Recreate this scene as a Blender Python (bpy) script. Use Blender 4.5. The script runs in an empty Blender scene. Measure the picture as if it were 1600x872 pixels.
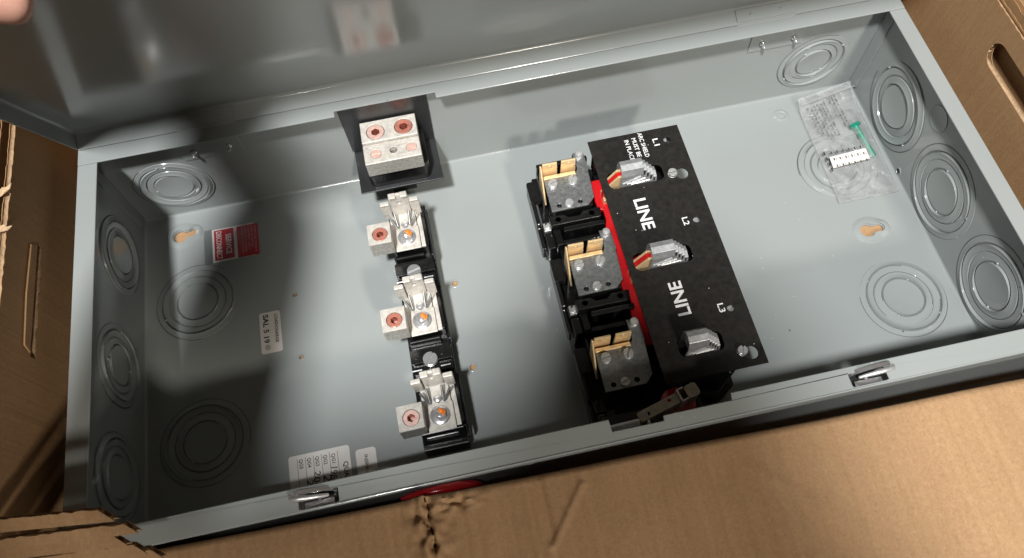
import bpy, bmesh, math, random
from mathutils import Vector, Matrix, noise
from mathutils.geometry import tessellate_polygon
random.seed(7)
S = bpy.context.scene
COL = S.collection
# ------------------------------------------------------------------ camera, world, lamps
L, W, H = 0.70, 0.3224, 0.1137          # enclosure inside length, width, depth (metres)
cd = bpy.data.cameras.new('camera'); cam = bpy.data.objects.new('camera', cd); COL.objects.link(cam)
R3 = Matrix(((0.97756, 0.20209, -0.05950), (-0.20783, 0.87883, -0.42949), (-0.03450, 0.43222, 0.90111)))
cam.matrix_world = Matrix.Translation((0.28515, -0.10941, 0.61813)) @ R3.to_4x4()
cd.sensor_fit = 'HORIZONTAL'; cd.sensor_width = 36; cd.lens = 26.956; cd.clip_start = 0.01; cd.clip_end = 50
cd.dof.use_dof = True; cd.dof.focus_distance = 0.63; cd.dof.aperture_fstop = 13.0
S.camera = cam
wd = bpy.data.worlds.new('World'); S.world = wd; wd.use_nodes = True
bg = wd.node_tree.nodes['Background']; bg.inputs[0].default_value = (1.0, 0.80, 0.58, 1); bg.inputs[1].default_value = 0.06
S.view_settings.view_transform = 'Standard'; S.view_settings.look = 'None'; S.view_settings.exposure = 0; S.view_settings.gamma = 1
def area(name, loc, aim, size, power, col):
    d = bpy.data.lights.new(name, 'AREA'); d.shape = 'DISK'; d.size = size; d.energy = power; d.color = col
    o = bpy.data.objects.new(name, d); COL.objects.link(o); o.location = loc
    o.rotation_euler = (Vector(aim) - Vector(loc)).to_track_quat('-Z', 'Y').to_euler()
    return o
area('ceiling_lamp', (-0.30, -1.0, 3.12), (0.40, 0.15, 0), 0.28, 188, (0.98, 0.985, 0.97))
area('far_ceiling_lamp', (0.78, -2.1, 1.9), (0.35, 0.15, 0), 0.26, 52, (1.0, 0.93, 0.83))
S.cycles.use_denoising = True
S.cycles.max_bounces = 8

# ------------------------------------------------------------------ materials
def nt(name):
    m = bpy.data.materials.new(name); m.use_nodes = True
    t = m.node_tree; return m, t, t.nodes['Principled BSDF']
def N(t, typ, **kw):
    n = t.nodes.new(typ)
    for k, v in kw.items():
        if k in n.inputs: n.inputs[k].default_value = v
        else: setattr(n, k, v)
    return n
def mat(name, c, rough=.5, metal=0., var=.12, vscale=60, bump=.0, bscale=400, bdist=.0004, spec=.5, rvar=.08, c2=None, coat=0., stretch=(1,1,1)):
    m, t, b = nt(name)
    tc = N(t, 'ShaderNodeTexCoord'); mp = N(t, 'ShaderNodeMapping'); mp.inputs['Scale'].default_value = stretch
    t.links.new(tc.outputs['Object'], mp.inputs['Vector'])
    n1 = N(t, 'ShaderNodeTexNoise', Scale=vscale, Detail=6.0, Roughness=.65); t.links.new(mp.outputs[0], n1.inputs['Vector'])
    mx = N(t, 'ShaderNodeMix', data_type='RGBA')
    lo = c2 if c2 else tuple(x * (1 - var) for x in c); hi = tuple(min(1, x * (1 + var)) for x in c)
    mx.inputs['A'].default_value = (*lo, 1); mx.inputs['B'].default_value = (*hi, 1)
    mr = N(t, 'ShaderNodeMapRange'); mr.inputs['From Min'].default_value = .3; mr.inputs['From Max'].default_value = .7
    t.links.new(n1.outputs[0], mr.inputs['Value']); t.links.new(mr.outputs[0], mx.inputs['Factor'])
    t.links.new(mx.outputs['Result'], b.inputs['Base Color'])
    r = N(t, 'ShaderNodeMapRange'); r.inputs['To Min'].default_value = max(.02, rough - rvar); r.inputs['To Max'].default_value = rough + rvar
    t.links.new(n1.outputs[0], r.inputs['Value']); t.links.new(r.outputs[0], b.inputs['Roughness'])
    b.inputs['Metallic'].default_value = metal; b.inputs['Specular IOR Level'].default_value = spec; b.inputs['Coat Weight'].default_value = coat
    if bump:
        n2 = N(t, 'ShaderNodeTexNoise', Scale=bscale, Detail=3.0); t.links.new(mp.outputs[0], n2.inputs['Vector'])
        bp = N(t, 'ShaderNodeBump', Strength=bump, Distance=bdist); t.links.new(n2.outputs[0], bp.inputs['Height'])
        t.links.new(bp.outputs[0], b.inputs['Normal'])
    return m
def paint_mat():
    m, t, b = nt('grey_enamel')
    tc = N(t, 'ShaderNodeTexCoord')
    big = N(t, 'ShaderNodeTexNoise', Scale=7.0, Detail=4.0); t.links.new(tc.outputs['Object'], big.inputs['Vector'])
    mx = N(t, 'ShaderNodeMix', data_type='RGBA'); mx.inputs['A'].default_value = (.262, .283, .281, 1); mx.inputs['B'].default_value = (.295, .315, .312, 1)
    t.links.new(big.outputs[0], mx.inputs['Factor'])
    # sparse dark nicks and dust
    vo = N(t, 'ShaderNodeTexVoronoi', Scale=34.0); t.links.new(tc.outputs['Object'], vo.inputs['Vector'])
    ds = N(t, 'ShaderNodeTexNoise', Scale=19.0); t.links.new(tc.outputs['Object'], ds.inputs['Vector'])
    lt = N(t, 'ShaderNodeMath', operation='LESS_THAN'); lt.inputs[1].default_value = .030; t.links.new(vo.outputs['Distance'], lt.inputs[0])
    gt = N(t, 'ShaderNodeMath', operation='GREATER_THAN'); gt.inputs[1].default_value = .60; t.links.new(ds.outputs[0], gt.inputs[0])
    mu = N(t, 'ShaderNodeMath', operation='MULTIPLY'); t.links.new(lt.outputs[0], mu.inputs[0]); t.links.new(gt.outputs[0], mu.inputs[1])
    m2 = N(t, 'ShaderNodeMix', data_type='RGBA'); m2.inputs['B'].default_value = (.07, .07, .065, 1)
    v2 = N(t, 'ShaderNodeTexVoronoi', Scale=95.0); t.links.new(tc.outputs['Object'], v2.inputs['Vector'])
    l2 = N(t, 'ShaderNodeMath', operation='LESS_THAN'); l2.inputs[1].default_value = .055; t.links.new(v2.outputs['Distance'], l2.inputs[0])
    g2 = N(t, 'ShaderNodeMath', operation='GREATER_THAN'); g2.inputs[1].default_value = .58; t.links.new(big.outputs[0], g2.inputs[0])
    u2 = N(t, 'ShaderNodeMath', operation='MULTIPLY'); t.links.new(l2.outputs[0], u2.inputs[0]); t.links.new(g2.outputs[0], u2.inputs[1])
    du = N(t, 'ShaderNodeMix', data_type='RGBA'); du.inputs['B'].default_value = (.46, .46, .44, 1); t.links.new(u2.outputs[0], du.inputs['Factor']); t.links.new(mx.outputs['Result'], du.inputs['A'])
    t.links.new(mu.outputs[0], m2.inputs['Factor']); t.links.new(du.outputs['Result'], m2.inputs['A']); t.links.new(m2.outputs['Result'], b.inputs['Base Color'])
    rn = N(t, 'ShaderNodeTexNoise', Scale=25.0, Detail=5.0); t.links.new(tc.outputs['Object'], rn.inputs['Vector'])
    r = N(t, 'ShaderNodeMapRange'); r.inputs['To Min'].default_value = .07; r.inputs['To Max'].default_value = .23
    t.links.new(rn.outputs[0], r.inputs['Value']); t.links.new(r.outputs[0], b.inputs['Roughness'])
    op = N(t, 'ShaderNodeTexNoise', Scale=420.0, Detail=2.0); t.links.new(tc.outputs['Object'], op.inputs['Vector'])
    wv = N(t, 'ShaderNodeTexNoise', Scale=16.0, Detail=2.0); t.links.new(tc.outputs['Object'], wv.inputs['Vector'])
    b1 = N(t, 'ShaderNodeBump', Strength=.06, Distance=.0004); t.links.new(op.outputs[0], b1.inputs['Height'])
    b2 = N(t, 'ShaderNodeBump', Strength=.07, Distance=.004); t.links.new(wv.outputs[0], b2.inputs['Height']); t.links.new(b1.outputs[0], b2.inputs['Normal'])
    t.links.new(b2.outputs[0], b.inputs['Normal']); b.inputs['Specular IOR Level'].default_value = .55
    return m
def card_mat(name, c, ax, stripe=.14, fibw=1.35):
    m, t, b = nt(name)
    tc = N(t, 'ShaderNodeTexCoord')
    mp = N(t, 'ShaderNodeMapping'); mp.inputs['Scale'].default_value = (1, 1, 1); t.links.new(tc.outputs['Object'], mp.inputs['Vector'])
    fib = N(t, 'ShaderNodeTexNoise', Scale=430.0, Detail=6.0, Roughness=.85, Distortion=.6); t.links.new(mp.outputs[0], fib.inputs['Vector'])
    cl = N(t, 'ShaderNodeTexNoise', Scale=14.0, Detail=5.0, Roughness=.6); t.links.new(mp.outputs[0], cl.inputs['Vector'])
    st = N(t, 'ShaderNodeMapping'); st.inputs['Scale'].default_value = {'x': (130, 3, 3), 'y': (3, 130, 3), 'z': (3, 3, 130)}[ax]
    t.links.new(tc.outputs['Object'], st.inputs['Vector'])
    sn = N(t, 'ShaderNodeTexNoise', Scale=1.0, Detail=3.0); t.links.new(st.outputs[0], sn.inputs['Vector'])
    m1 = N(t, 'ShaderNodeMix', data_type='RGBA'); m1.inputs['A'].default_value = (c[0]*.66, c[1]*.62, c[2]*.56, 1); m1.inputs['B'].default_value = (c[0]*1.22, c[1]*1.24, c[2]*1.30, 1)
    a1 = N(t, 'ShaderNodeMath', operation='MULTIPLY_ADD'); a1.inputs[1].default_value = fibw; t.links.new(fib.outputs[0], a1.inputs[0])
    a2 = N(t, 'ShaderNodeMath', operation='MULTIPLY_ADD'); a2.inputs[1].default_value = .42; a2.inputs[2].default_value = .29 - fibw*.5 - stripe*.5; t.links.new(cl.outputs[0], a2.inputs[0])
    a3 = N(t, 'ShaderNodeMath', operation='MULTIPLY_ADD'); a3.inputs[1].default_value = stripe; t.links.new(sn.outputs[0], a3.inputs[0])
    t.links.new(a2.outputs[0], a1.inputs[2]); t.links.new(a1.outputs[0], a3.inputs[2]); t.links.new(a3.outputs[0], m1.inputs['Factor'])
    t.links.new(m1.outputs['Result'], b.inputs['Base Color'])
    b.inputs['Roughness'].default_value = .78; b.inputs['Specular IOR Level'].default_value = .25
    b1 = N(t, 'ShaderNodeBump', Strength=.5, Distance=.0004); t.links.new(fib.outputs[0], b1.inputs['Height'])
    b2 = N(t, 'ShaderNodeBump', Strength=.35 if ax != 'x' else .6, Distance=.0016); t.links.new(sn.outputs[0], b2.inputs['Height']); t.links.new(b1.outputs[0], b2.inputs['Normal'])
    t.links.new(b2.outputs[0], b.inputs['Normal'])
    return m
GREY = paint_mat()
CARD_X = card_mat('kraft_cardboard_front', (.355, .218, .114), 'x', .42, 1.7)
CARD_Y = card_mat('kraft_cardboard_side', (.38, .225, .110), 'y')
CARD_Z = card_mat('kraft_cardboard_flat', (.40, .245, .128), 'z')
CUT = mat('torn_cardboard_edge', (.50, .34, .20), .85, var=.35, vscale=300, bump=.6, bscale=500, bdist=.0006)
BLACK = mat('black_moulded_plastic', (.0065, .0065, .0068), .24, var=.3, vscale=90, bump=.12, bscale=160, bdist=.0006, rvar=.08)
BLACKM = mat('black_painted_steel', (.016, .0165, .018), .42, var=.25, vscale=40, bump=.06)
FIBRE = mat('black_fibre_board', (.0135, .0122, .0105), .62, var=.5, vscale=220, bump=.35, bscale=320, bdist=.0003, rvar=.1, spec=.22, c2=(.0075, .0070, .0062))
TIN = mat('tin_plated_aluminium', (.55, .52, .475), .45, .25, var=.22, vscale=210, bump=.2, bscale=500, bdist=.0003)
SAWN = mat('sawn_aluminium_face', (.42, .41, .38), .55, .5, var=.35, vscale=420, bump=.6, bscale=600, bdist=.0004)
COPPER = mat('copper_plated_steel', (.74, .29, .215), .30, .6, var=.18, vscale=300, bump=.15)
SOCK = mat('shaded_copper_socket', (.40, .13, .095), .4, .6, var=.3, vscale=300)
PINK = mat('dull_copper_plate', (.70, .47, .41), .45, .4, var=.15, vscale=240, bump=.15)
ZINC = mat('galvanised_plate', (.25, .258, .262), .40, .70, var=.30, vscale=330, bump=.15, bscale=500, rvar=.14)
DULL = mat('yellow_zinc_steel', (.46, .43, .37), .32, .75, var=.25, vscale=260, bump=.15)
JAW = mat('rolled_steel', (.40, .41, .42), .40, .6, var=.18, vscale=260, bump=.1)
STEEL = mat('bright_steel', (.72, .73, .73), .32, .70, var=.15, vscale=200, bump=.1)
CHROME = mat('chrome_plated_steel', (.74, .74, .76), .22, .80, var=.06, vscale=60, bump=.15, bscale=120, bdist=.0008, rvar=.05)
LATCH = mat('mirror_chrome', (.86, .86, .88), .17, .9, var=.04, vscale=60, bump=.2, bscale=90, bdist=.001, rvar=.04)
BRASS = mat('pale_brass', (.80, .59, .33), .40, .45, var=.16, vscale=120, bump=.12, stretch=(1, 6, 1))
RED = mat('red_insulation', (.56, .008, .012), .38, var=.15, vscale=40)
REDL = mat('red_lacquer', (.42, .006, .012), .16, var=.15, vscale=30, coat=.4)
ORANGE = mat('orange_paint_mark', (.85, .21, .02), .5, var=.2, vscale=300)
GREEN = mat('green_anodised_steel', (.035, .36, .255), .30, .45, var=.25, vscale=250, bump=.1)
WHITE = mat('white_label_paper', (.66, .625, .60), .45, var=.05, vscale=50)
INKW = mat('white_print', (.74, .74, .74), .6, var=.12, vscale=300)
INKB = mat('black_print', (.012, .012, .014), .5, var=.2, vscale=200)
INKR = mat('red_print', (.36, .006, .014), .36, var=.12, vscale=60)
INKP = mat('pale_pink_print', (.62, .30, .30), .5, var=.1, vscale=200)
SLIT_SHADE = mat('painted_slit_shade', (.075, .076, .073), .6, .3, var=.3, vscale=200)  # darker than the enamel: shadow of the knockout cuts put into the colour
DARK = mat('dark_floor', (.05, .045, .04), .8, var=.3, vscale=10)
def bag_mat():
    m, t, b = nt('clear_polythene')
    for n in list(t.nodes): t.nodes.remove(n)
    out = N(t, 'ShaderNodeOutputMaterial'); tr = N(t, 'ShaderNodeBsdfTransparent'); tr.inputs[0].default_value = (.93, .93, .93, 1)
    pb = N(t, 'ShaderNodeBsdfPrincipled'); pb.inputs['Base Color'].default_value = (.62, .63, .63, 1); pb.inputs['Roughness'].default_value = .14; pb.inputs['Specular IOR Level'].default_value = .8
    tc = N(t, 'ShaderNodeTexCoord'); n = N(t, 'ShaderNodeTexNoise', Scale=70.0, Detail=4.0, Distortion=1.0); t.links.new(tc.outputs['Object'], n.inputs['Vector'])
    bp = N(t, 'ShaderNodeBump', Strength=.9, Distance=.004); t.links.new(n.outputs[0], bp.inputs['Height']); t.links.new(bp.outputs[0], pb.inputs['Normal'])
    mx = N(t, 'ShaderNodeMixShader'); fr = N(t, 'ShaderNodeMapRange'); fr.inputs['From Min'].default_value = .35; fr.inputs['From Max'].default_value = .75; fr.inputs['To Min'].default_value = .08; fr.inputs['To Max'].default_value = .38
    t.links.new(n.outputs[0], fr.inputs['Value']); t.links.new(fr.outputs[0], mx.inputs[0]); t.links.new(tr.outputs[0], mx.inputs[1]); t.links.new(pb.outputs[0], mx.inputs[2]); t.links.new(mx.outputs[0], out.inputs['Surface'])
    return m
BAG = bag_mat()
def skin_mat():
    m = mat('skin', (.62, .33, .25), .45, var=.12, vscale=60, bump=.2, bscale=700, bdist=.0003)
    b = m.node_tree.nodes['Principled BSDF']; b.inputs['Subsurface Weight'].default_value = .15; b.inputs['Subsurface Radius'].default_value = (.008, .004, .002); return m
SKIN = skin_mat()
SLEEVE = mat('dark_sleeve', (.03, .032, .04), .85, var=.3, vscale=120, bump=.5, bscale=300, bdist=.001)

# ------------------------------------------------------------------ mesh helpers
class MB:
    def __init__(s): s.v = []; s.f = []
    def add(s, v, f, M=None):
        o = len(s.v)
        s.v += [tuple(M @ Vector(p)) if M else tuple(p) for p in v]; s.f += [tuple(i + o for i in q) for q in f]; return s
    def box(s, x0, x1, y0, y1, z0, z1, M=None):
        v = [(x0,y0,z0),(x1,y0,z0),(x1,y1,z0),(x0,y1,z0),(x0,y0,z1),(x1,y0,z1),(x1,y1,z1),(x0,y1,z1)]
        return s.add(v, [(0,3,2,1),(4,5,6,7),(0,1,5,4),(1,2,6,5),(2,3,7,6),(3,0,4,7)], M)
    def prism(s, outer, z0, z1, holes=(), M=None):
        loops = [list(outer)] + [list(h) for h in holes]
        def ar(l): return sum(l[i][0]*l[(i+1)%len(l)][1] - l[(i+1)%len(l)][0]*l[i][1] for i in range(len(l)))
        loops = [l if (ar(l) > 0) == (k == 0) else l[::-1] for k, l in enumerate(loops)]
        flat = [p for l in loops for p in l]; n = len(flat)
        tri = tessellate_polygon([[Vector((p[0], p[1], 0)) for p in l] for l in loops])
        v = [(p[0], p[1], z0) for p in flat] + [(p[0], p[1], z1) for p in flat]; f = []
        for a, b, c in tri:
            A, B, C = flat[a], flat[b], flat[c]
            if (B[0]-A[0])*(C[1]-A[1]) - (C[0]-A[0])*(B[1]-A[1]) < 0: b, c = c, b
            f.append((a+n, b+n, c+n)); f.append((c, b, a))
        o = 0
        for l in loops:
            k = len(l)
            for i in range(k):
                j = (i+1) % k; f.append((o+i, o+j, o+j+n, o+i+n))
            o += k
        return s.add(v, f, M)
    def lathe(s, prof, n=32, M=None, cap=True):
        v = []; f = []
        for r, z in prof:
            for k in range(n): a = 2*math.pi*k/n; v.append((r*math.cos(a), r*math.sin(a), z))
        for i in range(len(prof)-1):
            for k in range(n): f.append((i*n+k, i*n+(k+1)%n, (i+1)*n+(k+1)%n, (i+1)*n+k))
        if cap:
            if prof[0][0] > 1e-6: f.append(tuple(range(n))[::-1])
            if prof[-1][0] > 1e-6: f.append(tuple((len(prof)-1)*n+k for k in range(n)))
        return s.add(v, f, M)
    def tube(s, pts, r, n=8, M=None):
        pts = [Vector(p) for p in pts]; v = []; f = []; up = None
        for i, p in enumerate(pts):
            d = (pts[min(i+1, len(pts)-1)] - pts[max(i-1, 0)]).normalized()
            if up is None: up = d.orthogonal().normalized()
            up = (up - d*up.dot(d)).normalized(); sd = d.cross(up)
            rr = r[i] if isinstance(r, (list, tuple)) else r
            for k in range(n): a = 2*math.pi*k/n; v.append(p + (up*math.cos(a) + sd*math.sin(a))*rr)
        for i in range(len(pts)-1):
            for k in range(n): f.append((i*n+k, i*n+(k+1)%n, (i+1)*n+(k+1)%n, (i+1)*n+k))
        f.append(tuple(range(n))[::-1]); f.append(tuple((len(pts)-1)*n+k for k in range(n)))
        return s.add(v, f, M)
BASE = {}
def mk(name, mb, m, parent=None, bevel=0, smooth=None, seg=2, base=None):
    """One mesh object. Vertices are in world metres (or local ones when the parent sits at the origin)."""
    b = Vector(BASE.get(parent.name, (0,0,0))) if parent else Vector(base or (0,0,0))
    me = bpy.data.meshes.new(name); me.from_pydata([tuple(Vector(p) - b) for p in mb.v], [], mb.f); me.update()
    bm = bmesh.new(); bm.from_mesh(me); bmesh.ops.remove_doubles(bm, verts=bm.verts, dist=1e-6); bmesh.ops.recalc_face_normals(bm, faces=bm.faces)
    bm.to_mesh(me); bm.free()
    me.materials.append(m)
    o = bpy.data.objects.new(name, me); COL.objects.link(o)
    if parent: o.parent = parent
    else: o.location = b
    BASE[o.name] = tuple(b)
    if bevel:
        md = o.modifiers.new('edge', 'BEVEL'); md.width = bevel; md.segments = seg; md.limit_method = 'ANGLE'; md.angle_limit = math.radians(40)
    if smooth is not None:
        me.polygons.foreach_set('use_smooth', [True]*len(me.polygons)); me.set_sharp_from_angle(angle=math.radians(smooth))
    return o
def tag(o, label, cat, group=None):
    o['label'] = label; o['category'] = cat
    if group: o['group'] = group
    return o
def thing(name, label, cat, base=(0,0,0), group=None):
    o = bpy.data.objects.new(name, None); COL.objects.link(o); o.location = base; o.empty_display_size = .01
    BASE[o.name] = tuple(base); return tag(o, label, cat, group)
def copy_tree(o, parent=None):
    c = o.copy(); COL.objects.link(c); c.parent = parent
    for ch in list(o.children): copy_tree(ch, c)
    return c
def circ(cx, cy, r, n=24, a0=0): return [(cx + r*math.cos(a0+2*math.pi*k/n), cy + r*math.sin(a0+2*math.pi*k/n)) for k in range(n)]
def rrect(x0, x1, y0, y1, r, n=5):
    out = []
    for cx, cy, a in ((x1-r, y1-r, 0), (x0+r, y1-r, 90), (x0+r, y0+r, 180), (x1-r, y0+r, 270)):
        for k in range(n+1): t = math.radians(a + 90*k/n); out.append((cx + r*math.cos(t), cy + r*math.sin(t)))
    return out
T = Matrix.Translation
def RZ(d): return Matrix.Rotation(math.radians(d), 4, 'Z')
def RX(d): return Matrix.Rotation(math.radians(d), 4, 'X')
def RY(d): return Matrix.Rotation(math.radians(d), 4, 'Y')
def text_mb(s, size, M, bold=0., align='LEFT', width=None, depth=.00008, space=1.):
    cu = bpy.data.curves.new('t', 'FONT'); cu.body = s; cu.size = size; cu.offset = bold*size; cu.extrude = depth/2; cu.align_x = align; cu.resolution_u = 3; cu.space_line = space
    ob = bpy.data.objects.new('t', cu); COL.objects.link(ob); bpy.context.view_layer.update()
    me = bpy.data.meshes.new_from_object(ob.evaluated_get(bpy.context.evaluated_depsgraph_get()))
    v = [x.co.copy() for x in me.vertices]; f = [tuple(p.vertices) for p in me.polygons]
    bpy.data.objects.remove(ob); bpy.data.curves.remove(cu); bpy.data.meshes.remove(me)
    if width and v:
        x0 = min(p.x for p in v); x1 = max(p.x for p in v); k = width/(x1-x0)
        for p in v: p.x *= k
    return MB().add(v, f, M)
def merge(*mbs):
    r = MB()
    for m in mbs: r.add(m.v, m.f)
    return r
def slot_screw(name, loc, r, h, m, parent, ang=0, M=None):
    """round head with a real slot"""
    M = (T(loc) @ RZ(ang)) if M is None else M @ RZ(ang)
    mb = MB().lathe([(r, 0), (r, h*.16)], 20, M)
    w = r*.17
    for sg in (1, -1):
        seg = [(r*.97*math.cos(a), r*.97*math.sin(a)) for a in [math.asin(w/(r*.97)) + (math.pi - 2*math.asin(w/(r*.97)))*k/9 for k in range(10)]]
        seg = [(x, sg*y) for x, y in seg]
        mb.prism(seg, h*.159, h, (), M)
    return mk(name, mb, m, parent, bevel=r*.09)
def hexring(r, hexr, z0, z1, M): return MB().prism(circ(0, 0, r, 28), z0, z1, [circ(0, 0, hexr, 6, .3)], M)
def set_screw(loc, r, m, parent, depth=.006, ang=0):
    M = T(loc) @ RZ(ang)
    o = mk('set_screw', hexring(r*.93, r*.50, -depth, -.0003, M), m, parent, bevel=.0005)
    mk('socket_floor', MB().lathe([(r*.6, -depth), (r*.6, -depth+.0012), (r*.2, -depth+.0018)], 18, M), PINK, o)
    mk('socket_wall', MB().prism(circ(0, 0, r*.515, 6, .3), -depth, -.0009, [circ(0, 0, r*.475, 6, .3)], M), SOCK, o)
    return o

# ------------------------------------------------------------------ setting
fl = mk('floor', MB().box(-1.6, 2.2, -1.8, 1.8, -.035, -.0251), DARK); fl['kind'] = 'structure'

# ------------------------------------------------------------------ enclosure
TH = .0015
enc = thing('switch_enclosure', 'grey enamelled steel switch enclosure with open lid, lying in the cardboard carton', 'enclosure', (L/2, W/2, -.002))
def keyhole(cx, cy, ang):
    p = []
    for k in range(15): a = math.radians(36 + 288*k/14); p.append((.0062*math.cos(a), .0062*math.sin(a)))
    for k in range(9): a = math.radians(-128 + 256*k/8); p.append((.0112 + .0039*math.cos(a), .0039*math.sin(a)))
    c, s = math.cos(math.radians(ang)), math.sin(math.radians(ang))
    return [(cx + x*c - y*s, cy + x*s + y*c) for x, y in p]
KH = [keyhole(.0330, .2972, 10), keyhole(.6500, .1605, 2)]
HOLES = [(.1332, .2132), (.1335, .1529), (.2753, .1923), (.2763, .1113)]
mk('back_panel', MB().prism([(-TH, -TH), (L+TH, -TH), (L+TH, W+TH), (-TH, W+TH)], -TH, 0, KH + [circ(x, y, .0027 if x > .2 else .0019, 14) for x, y in HOLES]), GREY, enc)
# raised collar round each keyhole and round each small hole
def collar(name, loop, cx, cy, h, grow, steps=4):
    mb = MB(); n = len(loop); rings = []
    for s in range(steps+1):
        t = s/steps; k = 1 + grow*t; z = h*(.5+.5*math.cos(math.pi*t))
        mx = sum(p[0] for p in loop)/n; my = sum(p[1] for p in loop)/n
        rr = []
        for x, y in loop:
            d = math.hypot(x-mx, y-my); e = .0008 + .0085*t if grow else 0
            q = (d + e)/d; tt = t*.75
            cxx, cyy = mx + (x-mx)*q, my + (y-my)*q
            R = .0165; a = math.atan2(y-my, x-mx)
            rr.append((cxx*(1-tt) + (mx + R*math.cos(a))*tt, cyy*(1-tt) + (my + R*.86*math.sin(a))*tt, z + .00005))
        rings.append(rr)
    v = [p for r in rings for p in r]; f = []
    for s in range(steps):
        for k in range(n): f.append((s*n+k, s*n+(k+1)%n, (s+1)*n+(k+1)%n, (s+1)*n+k))
    mb.add(v, f); o = mk(name, mb, GREY, enc, smooth=60); return o
for kh in KH: collar('keyhole_collar', kh, 0, 0, .0014, 1)
for x, y in HOLES: mk('hole_collar', MB().lathe([(.0028 if x > .2 else .0020, .0003), (.0033 if x > .2 else .0024, .0005), (.0042 if x > .2 else .003, .00005)], 18, T((x, y, 0)), cap=False), GREY, enc, smooth=60)
mk('dimple', MB().lathe([(.0036, .00002), (.0040, .0009), (.0052, .0011), (.0075, .00005)], 28, T((.6206, .3000, 0)), cap=False), GREY, enc, smooth=60)
mk('dimple_floor', MB().lathe([(.0041, .0001), (.0041, .0004), (.0008, .0009)], 20, T((.6206, .3000, 0))), GREY, enc, smooth=40)
# side walls
Z1 = H - .0016
mk('north_wall', MB().box(-TH, L+TH, W, W+TH, .0001, Z1), GREY, enc)
mk('south_wall', MB().box(-TH, L+TH, -TH, 0, .0001, Z1), GREY, enc)
mk('west_wall', MB().box(-TH, 0, .0001, W-.0001, .0001, Z1), GREY, enc)
mk('east_wall', MB().box(L, L+TH, .0001, W-.0001, .0001, Z1), GREY, enc)
def fillet(a, b, c, d, r=.0022, n=5):
    """concave bend from surface direction c to d along the edge a-b"""
    v = []; f = []
    for e in (a, b):
        for k in range(n+1):
            t = math.pi/2*k/n; p = Vector(e) + (Vector(c) + Vector(d))*r - (Vector(d)*math.cos(t) + Vector(c)*math.sin(t))*r*.995; v.append(p)
    for k in range(n): f.append((k, k+1, n+2+k, n+1+k))
    return MB().add(v, f)
for a, b, c, d in (((0,W,0),(L-.004,W,0),(0,-1,0),(0,0,1)), ((0,0,0),(L,0,0),(0,1,0),(0,0,1)), ((0,0,0),(0,W-.002,0),(1,0,0),(0,0,1)), ((L,0,0),(L,W-.004,0),(-1,0,0),(0,0,1))):
    mk('wall_bend', fillet(a, b, c, d), GREY, enc, smooth=80)
# folded corner tabs on the end walls
for x0, x1 in ((L-.0013, L-.0001), (.0001, .0013)):
    pts = [(W-.0125, .008), (W-.0125, Z1-.0005), (W-.0004, Z1-.0005), (W-.0004, .0035), (W-.004, .0030)]
    M = Matrix(((0,0,1,0),(1,0,0,0),(0,1,0,0),(0,0,0,1)))
    mk('corner_tab', MB().prism(pts, x0, x1, (), M), GREY, enc, bevel=.0004)
mk('corner_gap', MB().prism([(L-.0065, W-.0011), (L-.0022, W-.0004), (L-.0016, W-.0028), (L-.003, W-.0022)], .0001, .0012), INKB, enc)
# rim flanges
ZR0, ZR1 = H-.0015, H
def arcnotch(x, y, r): return []
n_pts = [(-TH, W+TH), (-TH, W-.0143), (.2072, W-.0143), (.2072, W-.0086), (.2917, W-.0086), (.2917, W-.0143), (L+TH, W-.0143), (L+TH, W+TH)]
s_pts = [(-TH, -TH), (-TH, .0147), (.3597, .0147), (.3600, .0063), (.3954, .0060), (.3960, .0096), (.4438, .0099), (.4446, .0147), (L+TH, .0147), (L+TH, -TH)]
lat = [rrect(.1503, .1765, .0002, .0098, .0012), rrect(.5258, .5515, .0006, .0100, .0012)]
mk('north_rim', MB().prism(n_pts, ZR0+.0003, ZR1+.0003), GREY, enc, bevel=.0006, seg=3)
mk('south_rim', MB().prism(s_pts, ZR0, ZR1, lat), GREY, enc, bevel=.0006, seg=3)
mk('west_rim', MB().box(-TH, .0141, .0148, W-.0145, ZR0, ZR1), GREY, enc, bevel=.0006, seg=3)
mk('east_rim', MB().box(L-.0125, L+TH, .0148, W-.0145, ZR0, ZR1), GREY, enc, bevel=.0006, seg=3)
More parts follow.
